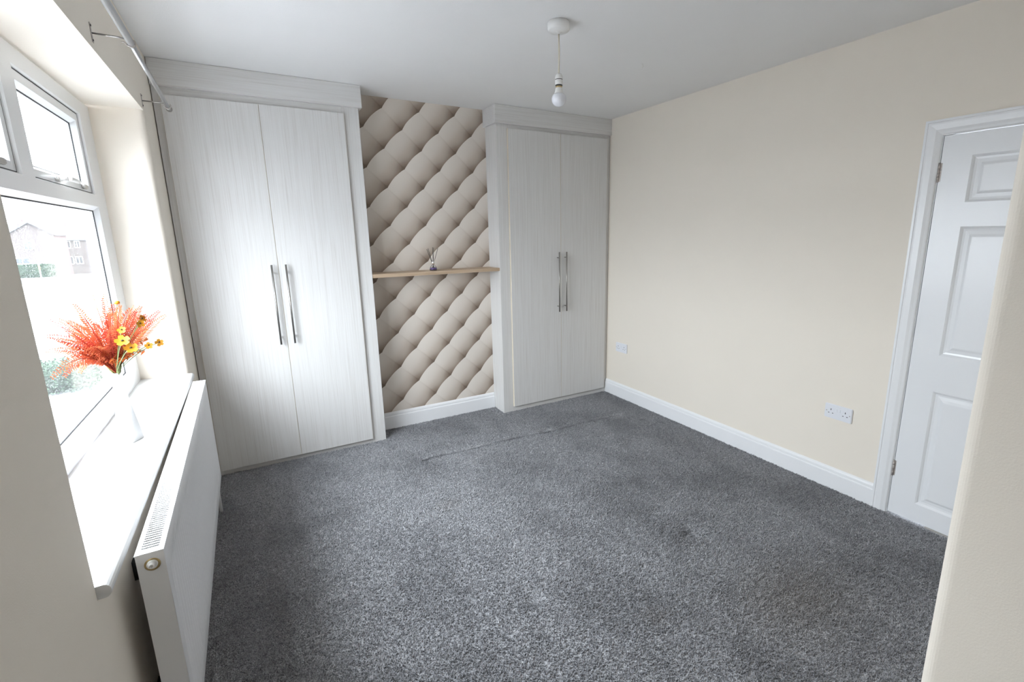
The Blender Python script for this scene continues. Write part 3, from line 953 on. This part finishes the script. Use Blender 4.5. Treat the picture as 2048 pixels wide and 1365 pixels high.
# ------------------------------------------------------------------ double sockets on the right wall
def socket(yc, zc, label):
    t = tag(empty('double_socket', (W, yc, zc)), label, 'socket', 'double sockets on the cream wall')
    hw, hh = 0.078, 0.044
    MB().box(W - 0.0105, W - 0.0002, yc - hw, yc + hw, zc - hh, zc + hh, 0.0035, 3).build('plate', 'socket', t)
    for s in (-1, 1):
        c = yc + s * 0.041
        xx = W - 0.0107
        MB().box(xx, xx + 0.0015, c - 0.0022, c + 0.0022, zc + 0.006, zc + 0.016).build('slot', 'dark', t)
        for d in (-0.0115, 0.0115):
            MB().box(xx, xx + 0.0015, c + d - 0.0036, c + d + 0.0036, zc - 0.0125, zc - 0.0085).build('slot', 'dark', t)
        MB().box(xx - 0.0022, xx + 0.001, yc + s * 0.0085 - 0.0052, yc + s * 0.0085 + 0.0052, zc + 0.002, zc + 0.021, 0.001, 1).build('rocker_switch', 'socket', t)
        MB().lathe([(0.0034, 0.0), (0.0032, -0.0008), (0.0, -0.0009)], (xx + 0.0003, yc + s * 0.066, zc), 'x', 12).build('screw', 'hinge', t)
    return t
socket(1.393, 0.486, 'white double plug socket beside the panelled door')
socket(3.364, 0.491, 'white double plug socket next to the far wardrobe')

# ------------------------------------------------------------------ vase with artificial stems
VX, VY = -0.094, 2.200
def vase():
    mb = MB()
    lev = 22
    hts = [i / (lev - 1) for i in range(lev)]
    vs = []; n = 4; sub = 5
    def ringpts(t, shrink=0.0):
        r = 0.037 * (1 - t) + 0.0150 * t - shrink
        tw = math.radians(18 + 62 * t)
        cs = [Vector((math.cos(tw + k * math.pi / 2) * r * 1.12, math.sin(tw + k * math.pi / 2) * r * 1.12, 0)) for k in range(4)]
        out = []
        for k in range(4):
            a, b = cs[k], cs[(k + 1) % 4]
            for j in range(sub):
                out.append(a.lerp(b, j / sub))
        return out
    N_ = 4 * sub
    for t in hts:
        for p in ringpts(t): vs.append((VX + p.x, VY + p.y, ZS + 0.001 + t * 0.264))
    for t in hts[::-1][:12]:
        for p in ringpts(t, 0.0028): vs.append((VX + p.x, VY + p.y, ZS + 0.001 + t * 0.264))
    rows_ = len(hts) + 12
    fs = []
    for i in range(rows_ - 1):
        for k in range(N_):
            fs.append((i * N_ + k, i * N_ + (k + 1) % N_, (i + 1) * N_ + (k + 1) % N_, (i + 1) * N_ + k))
    fs.append(tuple(range(N_))[::-1])
    fs.append(tuple(range((rows_ - 1) * N_, rows_ * N_)))
    mb.add(vs, fs)
    return mb
va = tag(vase().build('vase', 'vase'), 'tall white twisted ceramic vase standing on the window sill', 'vase')

MOUTH = Vector((VX, VY, ZS + 0.262))
def pull(p, k):
    """move a point towards the room so that it stays clear of the glass"""
    p = Vector(p)
    d = p - CAM
    lim = (CAM.x + 0.178) / (CAM.x - p.x) if p.x < CAM.x - 1e-3 else 9
    return CAM + d * min(k, lim)

def bez(a, b, c, t):
    return a * (1 - t) ** 2 + b * 2 * t * (1 - t) + c * t * t

def frond(target, k, arch=0.10, wid=0.030, npair=26, seed=0):
    rnd = random.Random(seed)
    P0 = MOUTH + Vector((rnd.uniform(-.006, .006), rnd.uniform(-.006, .006), -0.07))
    P2 = pull(target, k)
    L = (P2 - MOUTH).length
    P1 = MOUTH.lerp(P2, 0.45) + Vector((0, 0, arch))
    pts = [bez(MOUTH, P1, P2, i / 16) for i in range(17)]
    e = empty('fern_frond', (MOUTH.x, MOUTH.y, ZS + 0.19))
    MB().tube([P0] + pts, [0.0014] * 8 + [0.0014 - 0.00011 * i for i in range(10)], 5).build('stalk', 'fernstem', e)
    mb = MB()
    side_ref = Vector((rnd.uniform(-1, 1), rnd.uniform(-1, 1), rnd.uniform(-0.3, 1.0))).normalized()
    for i in range(npair):
        t = 0.22 + 0.78 * i / (npair - 1)
        p = bez(MOUTH, P1, P2, t)
        tg = (bez(MOUTH, P1, P2, min(1, t + .02)) - bez(MOUTH, P1, P2, t - .02)).normalized()
        sd = tg.cross(side_ref).normalized()
        nr = sd.cross(tg).normalized()
        u = (t - 0.22) / 0.78
        ln = wid * (0.45 + 0.9 * math.sin(math.pi * min(1, u * 0.85 + 0.12))) * (1.0 - 0.45 * u) * rnd.uniform(0.85, 1.1)
        for s in (-1, 1):
            d = (sd * s * 0.86 + tg * 0.50 + nr * rnd.uniform(-0.15, 0.25)).normalized()
            w = tg * (0.0027)
            tip = p + d * ln
            mid = p + d * ln * 0.5 + nr * 0.0012
            curl = tip + tg * ln * 0.12 - nr * 0.002
            mb.add([p, mid + w, curl, mid - w, mid + nr * 0.0006], [(0, 1, 4), (1, 2, 4), (2, 3, 4), (3, 0, 4)])
    mb.build('leaflets', 'fern', e, keep=True)
    return e
FR = [(-0.114, 2.196, 1.371), (-0.162, 2.186, 1.342), (-0.229, 2.172, 1.298), (-0.241, 2.169, 1.24), (-0.233, 2.171, 1.196),
      (-0.254, 2.167, 1.103), (-0.224, 2.173, 1.102), (-0.186, 2.181, 1.106), (-0.092, 2.201, 1.352), (-0.069, 2.206, 1.331),
      (-0.025, 2.215, 1.308), (0.07, 2.235, 1.274), (0.004, 2.221, 1.314), (0.025, 2.226, 1.264), (0.006, 2.222, 1.229),
      (-0.199, 2.178, 1.26), (-0.218, 2.174, 1.219), (-0.152, 2.188, 1.288), (-0.05, 2.21, 1.32), (-0.013, 2.218, 1.297),
      (-0.124, 2.194, 1.266), (-0.131, 2.193, 1.131), (-0.16, 2.19, 1.20), (-0.17, 2.18, 1.16), (-0.09, 2.20, 1.29), (-0.06, 2.2, 1.26)]
extra = []
for i, (fx, fy, fz) in enumerate(FR):
    if i not in (0, 5, 6, 7, 11):
        extra.append((fx + random.uniform(-.03, .03), fy, fz + random.uniform(-.035, .03)))
for i in range(10):
    extra.append((random.uniform(-0.20, -0.05), 2.19, random.uniform(1.19, 1.34)))
FR = FR + extra
for i, tg_ in enumerate(FR):
    low = tg_[2] < 1.15
    fr = frond(tg_, random.uniform(0.93, 1.05), arch=0.115 if low else (0.04 + 0.03 * random.random()), wid=0.027, seed=i + 3)
    if i == 11:
        tag(fr, 'thin coral fern frond reaching furthest towards the wardrobe', 'fern frond', 'coral fern fronds in the vase')
    elif i == 0:
        tag(fr, 'coral orange fern frond standing highest in the white vase', 'fern frond', 'coral fern fronds in the vase')
    elif low:
        tag(fr, 'pale orange fern frond drooping beside the white vase in front of the glass', 'fern frond', 'drooping fern fronds in the vase')
    elif tg_[0] < -0.14:
        tag(fr, 'coral orange fern frond fanning out of the white vase towards the glass', 'fern frond', 'fern fronds on the glass side of the bouquet')
    elif tg_[0] > -0.04:
        tag(fr, 'coral orange fern frond leaning out of the white vase towards the wardrobe', 'fern frond', 'fern fronds on the wardrobe side of the bouquet')
    else:
        tag(fr, 'coral red fern frond rising in the middle of the bouquet in the white vase', 'fern frond', 'fern fronds in the middle of the bouquet')

def flower(pos, k, rad_, label, face, seed=0, bud=False):
    rnd = random.Random(seed)
    P = pull(pos, k)
    e = tag(empty('yellow_flower', (MOUTH.x, MOUTH.y, ZS + 0.19)), label, 'flower', 'yellow flowers in the vase')
    P1 = MOUTH.lerp(P, 0.5) + Vector((0, 0, 0.03))
    MB().tube([MOUTH + Vector((0, 0, -0.07))] + [bez(MOUTH, P1, P, i / 10) for i in range(11)], 0.0013, 6).build('stalk', 'stem', e)
    n = Vector(face).normalized()
    a = n.cross(Vector((0, 0, 1))).normalized(); b = a.cross(n)
    if bud:
        mb = MB()
        mb.lathe([(0.001, -0.004), (rad_ * 0.8, -0.002), (rad_, 0.003), (rad_ * 0.7, 0.008), (0, 0.009)], P, 'z', 14)
        mb.build('petal', 'yellow', e)
        return e
    for j in range(5):
        an = j * 2 * math.pi / 5 + rnd.random() * 0.3
        d = a * math.cos(an) + b * math.sin(an); t = n.cross(d)
        cup = n * rad_ * 0.25
        pts = [P, P + d * rad_ * 0.55 + t * rad_ * 0.42 + cup * 0.4, P + d * rad_ * 0.98 + t * rad_ * 0.33 + cup, P + d * rad_ * 1.02 + cup * 1.1,
               P + d * rad_ * 0.98 - t * rad_ * 0.33 + cup, P + d * rad_ * 0.55 - t * rad_ * 0.42 + cup * 0.4, P + d * rad_ * 0.6 + cup * 0.25]
        MB().add(pts, [(0, 1, 6), (1, 2, 6), (2, 3, 6), (3, 4, 6), (4, 5, 6), (5, 0, 6)], True).build('petal', 'yellow', e, keep=True)
    MB().lathe([(0.0, -0.001), (rad_ * 0.2, 0.0), (rad_ * 0.16, 0.004), (0.0, 0.005)], P + n * 0.001, 'z', 10).build('flower_centre', 'centre', e)
    return e
toC = (0.2, -0.95, 0.25)
flower((0.003, 2.221, 1.271), 0.96, 0.0135, 'upper of the two yellow flowers on the wardrobe side of the bouquet', (0.75, -0.5, 0.3), 1)
flower((-0.005, 2.22, 1.253), 0.95, 0.0135, 'lower of the two yellow flowers on the wardrobe side of the bouquet', (0.6, -0.7, 0.1), 2)
flower((-0.062, 2.208, 1.197), 0.90, 0.020, 'largest yellow flower facing the room at the front of the bouquet', (0.1, -0.75, 0.65), 3)
flower((-0.043, 2.212, 1.167), 0.90, 0.019, 'yellow flower hanging just below the largest yellow bloom', (0.2, -0.75, 0.6), 4)
flower((0.008, 2.222, 1.168), 0.97, 0.0125, 'small yellow flower left of the outermost one by the reveal', (0.2, -0.9, 0.3), 5)
flower((0.039, 2.229, 1.174), 0.98, 0.014, 'outermost small yellow-orange flower pointing towards the wardrobe', (0.3, -0.9, 0.3), 6)
flower((-0.056, 2.209, 1.335), 1.0, 0.009, 'yellow bud on a dark stalk rising above the bouquet', (0, -0.3, 1), 7, bud=True)
flower((-0.058, 2.208, 1.237), 0.92, 0.012, 'orange-yellow flower half hidden among the coral fronds', (0.0, -0.9, 0.5), 8)

# sprigs of small orange leaves hanging below the flowers
for i, (tx, ty, tz) in enumerate(((-0.030, 2.15, 1.150), (-0.055, 2.13, 1.145), (0.0, 2.18, 1.160), (0.015, 2.19, 1.20), (-0.02, 2.16, 1.19), (-0.08, 2.12, 1.15))):
    rnd = random.Random(40 + i)
    e = tag(empty('leaf_sprig', (MOUTH.x, MOUTH.y, ZS + 0.19)), 'sprig of small orange leaves hanging below the yellow flowers', 'leaf sprig', 'orange leaf sprigs in the vase')
    P = Vector((tx, ty, tz)); P1 = MOUTH.lerp(P, 0.5) + Vector((0, 0, 0.05))
    MB().tube([MOUTH + Vector((0, 0, -0.07))] + [bez(MOUTH, P1, P, t / 10) for t in range(11)], 0.0011, 5).build('stalk', 'stem', e)
    mb = MB()
    for j in range(18):
        p = bez(MOUTH, P1, P, 0.4 + 0.6 * j / 17)
        d = Vector((rnd.uniform(-1, 1), rnd.uniform(-1, 1), rnd.uniform(-.8, .6))).normalized()
        t = d.cross(Vector((0.3, 0.2, 1))).normalized()
        l = rnd.uniform(0.010, 0.018)
        q0 = p + d * 0.006
        mb.add([p, q0 + t * l * 0.3, q0 + d * l, q0 - t * l * 0.3], [(0, 1, 2), (0, 2, 3)])
    mb.build('leaves', 'leafor', e, keep=True)
# green stalks gathered in the neck
for i in range(7):
    rnd = random.Random(70 + i)
    a = rnd.uniform(0, 6.28)
    p1 = MOUTH + Vector((math.cos(a) * 0.010, math.sin(a) * 0.010, 0.0))
    p2 = p1 + Vector((math.cos(a) * 0.03 - 0.012, math.sin(a) * 0.03, 0.075))
    tag(MB().tube([MOUTH + Vector((0, 0, -0.08)), p1, p1.lerp(p2, .5), p2], [0.0028, 0.0030, 0.0026, 0.0016], 7).build('green_stalk', 'stem'),
        'green plastic stalk rising from the neck of the white vase', 'stalk', 'green stalks in the vase neck')

# ------------------------------------------------------------------ outside: street falling away, brick houses, hedge
gy = [(-60, -2.8), (12, -2.8), (25, -2.95), (60, -4.2), (110, -5.86), (150, -6.2), (500, -6.2)]
gv = []
for y, z in gy: gv += [(-320, y, z), (260, y, z)]
struct(MB().add(gv, [(2 * i, 2 * i + 1, 2 * i + 3, 2 * i + 2) for i in range(len(gy) - 1)]).build('ground', 'tarmac', keep=True))

def house(name, loc, x0, x1, y0, y1, zb, ze, zr, label, wins, gable_front):
    t = tag(empty(name, loc), label, 'house')
    mb = MB(); mb.box(x0, x1, y0, y1, zb, ze)
    xm = (x0 + x1) / 2; ym = (y0 + y1) / 2
    if gable_front:
        for y in (y0, y1): mb.add([(x0, y, ze), (x1, y, ze), (xm, y, zr)], [(0, 1, 2)])
    else:
        for x in (x0, x1): mb.add([(x, y0, ze), (x, y1, ze), (x, ym, zr)], [(0, 1, 2)])
    mb.build('wall', 'brick', t)
    rf = MB(); o = 0.35; th = 0.18
    if gable_front:
        for s, xe in ((-1, x0), (1, x1)):
            rf.prism([(0, 0), (xe - xm + s * o, ze - zr - o * 0.5), (xe - xm + s * o, ze - zr - o * 0.5 + th), (0, th)], (xm, y0 - o, zr), (xm, y1 + o, zr), (1, 0, 0), (0, 0, 1))
    else:
        for s, ye in ((-1, y0), (1, y1)):
            rf.prism([(0, 0), (ye - ym + s * o, ze - zr - o * 0.5), (ye - ym + s * o, ze - zr - o * 0.5 + th), (0, th)], (x0 - o, ym, zr), (x1 + o, ym, zr), (0, 1, 0), (0, 0, 1))
    rf.build('roof', 'slate', t)
    MB().box(x0 + 0.8, x0 + 1.7, ym - 0.5, ym + 0.5, zr - 0.8, zr + 0.9).build('chimney', 'brick', t)
    for a, b, c, d in wins:
        w = MB(); fwid = 0.13
        w.box(a, b, y0 - 0.06, y0 + 0.05, c, c + fwid); w.box(a, b, y0 - 0.06, y0 + 0.05, d - fwid, d)
        w.box(a, a + fwid, y0 - 0.06, y0 + 0.05, c, d); w.box(b - fwid, b, y0 - 0.06, y0 + 0.05, c, d)
        w.box((a + b) / 2 - fwid / 2, (a + b) / 2 + fwid / 2, y0 - 0.06, y0 + 0.05, c, d)
        wo = w.build('window', 'upvc', t)
        MB().box(a + 0.1, b - 0.1, y0 - 0.03, y0 - 0.01, c + 0.1, d - 0.1).build('pane', 'carglass', wo)
    return t
house('brick_house', (-38, 144, -6.2), -41.6, -34.6, 140, 148, -6.2, 2.6, 5.0, 'red brick house with its gable towards the street seen through the window', [(-39.5, -38.1, -0.41, 1.45), (-41.3, -39.0, -3.3, -2.0)], True)
house('brick_house', (-32, 154, -6.2), -37.4, -27.5, 150, 158, -6.2, 1.5, 4.6, 'red brick house with two pairs of white windows behind the parked vehicles', [(-35.7, -34.6, -0.4, 1.3), (-34.0, -33.0, -0.33, 1.27), (-35.8, -34.6, -4.0, -2.2), (-34.3, -33.0, -4.0, -2.2)], False)
house('brick_house', (-56, 170, -6.2), -66, -47, 165, 175, -6.2, 1.5, 5.2, 'terrace of brick houses furthest up the street', [(-56, -54.5, -0.4, 1.2), (-52, -50.5, -0.4, 1.2)], False)

hv = []
for i in range(41):
    x = -320 + 13 * i
    hv.append((x, 420, -8)); hv.append((x, 420 + 60, 9 + 7.5 * math.sin(i * 0.55 + 1.0) * 0.6 + 2.0 * math.sin(i * 1.7)))
    hv.append((x, 700, 5))
struct(MB().add(hv, [f for i in range(40) for f in ((3 * i, 3 * i + 3, 3 * i + 4, 3 * i + 1), (3 * i + 1, 3 * i + 4, 3 * i + 5, 3 * i + 2))], True).build('hillside', 'hill', keep=True))

def hedge(name, x0, x1, y0, y1, z0, z1, label, seed, n=900, leaf=0.16):
    rnd = random.Random(seed)
    t = tag(empty(name, ((x0 + x1) / 2, (y0 + y1) / 2, z0)), label, 'hedge')
    MB().box(x0 + .15, x1 - .15, y0 + .15, y1 - .15, z0, z1 - .1, 0.2, 3).build('twig_core', 'hedge', t)
    mb = MB()
    for i in range(n):
        p = Vector((rnd.uniform(x0, x1), rnd.uniform(y0, y1), rnd.uniform(z0, z1)))
        f = rnd.randrange(3)
        if f == 0: p.z = z1 - rnd.random() * 0.15
        elif f == 1: p.y = y0 + rnd.random() * 0.15
        else: p.x = x1 - rnd.random() * 0.15 if rnd.random() < .5 else x0 + rnd.random() * 0.15
        d = Vector((rnd.uniform(-1, 1), rnd.uniform(-1, 1), rnd.uniform(-1, 1))).normalized()
        e = d.orthogonal().normalized()
        mb.add([p - d * leaf, p + e * leaf * .5, p + d * leaf, p - e * leaf * .5], [(0, 1, 2, 3)])
    tag(mb.build('leaves', 'hedge', t, keep=True), kind='stuff')
    return t
hedge('garden_hedge', -35.3, -30.6, 119, 121.5, -6.0, -2.7, 'tall dark hedge in front of the gabled brick house', 5)
hedge('garden_hedge', -6.6, -4.15, 18.6, 20.0, -2.85, -2.0, 'low dark hedge near the house seen below the fern fronds', 6, n=2600, leaf=0.05)
tag(MB().box(-37, -20, 117.2, 117.6, -6.1, -4.9, 0.05, 1).build('garden_wall', 'stone'), 'low grey garden wall running along the street below the tall hedge', 'wall')

lp = tag(empty('lamp_post', (-29.75, 110, -5.86)), 'slim grey street lamp post with a yellow band in front of the hedge', 'lamp post')
MB().tube([(-29.75, 110, -5.9), (-29.7, 110, -3.6), (-29.68, 110, 1.4)], [0.12, 0.09, 0.06], 12).build('pole', 'postgrey', lp)
MB().tube([(-29.7, 110, -3.2), (-29.7, 110, -2.5)], 0.105, 12).build('band', 'tagyellow', lp)
MB().box(-30.6, -29.6, 109.8, 110.2, 1.3, 1.55, 0.08, 2).build('lantern', 'upvc', lp)
MB().box(-29.85, -29.0, 109.85, 110.0, -1.3, -0.95, 0.05, 1).build('sign_plate', 'upvc', lp)

# overhead cable crossing the view
tag(MB().tube([(-60, 40.5, 11.5), (-30, 40.2, 10.3), (-9.6, 40, 9.73), (-8, 40, 9.64), (10, 39.8, 9.8), (40, 39.5, 11.2)], 0.018, 6).build('overhead_cable', 'dark'),
    'thin overhead cable crossing the sky outside the top window light', 'cable')
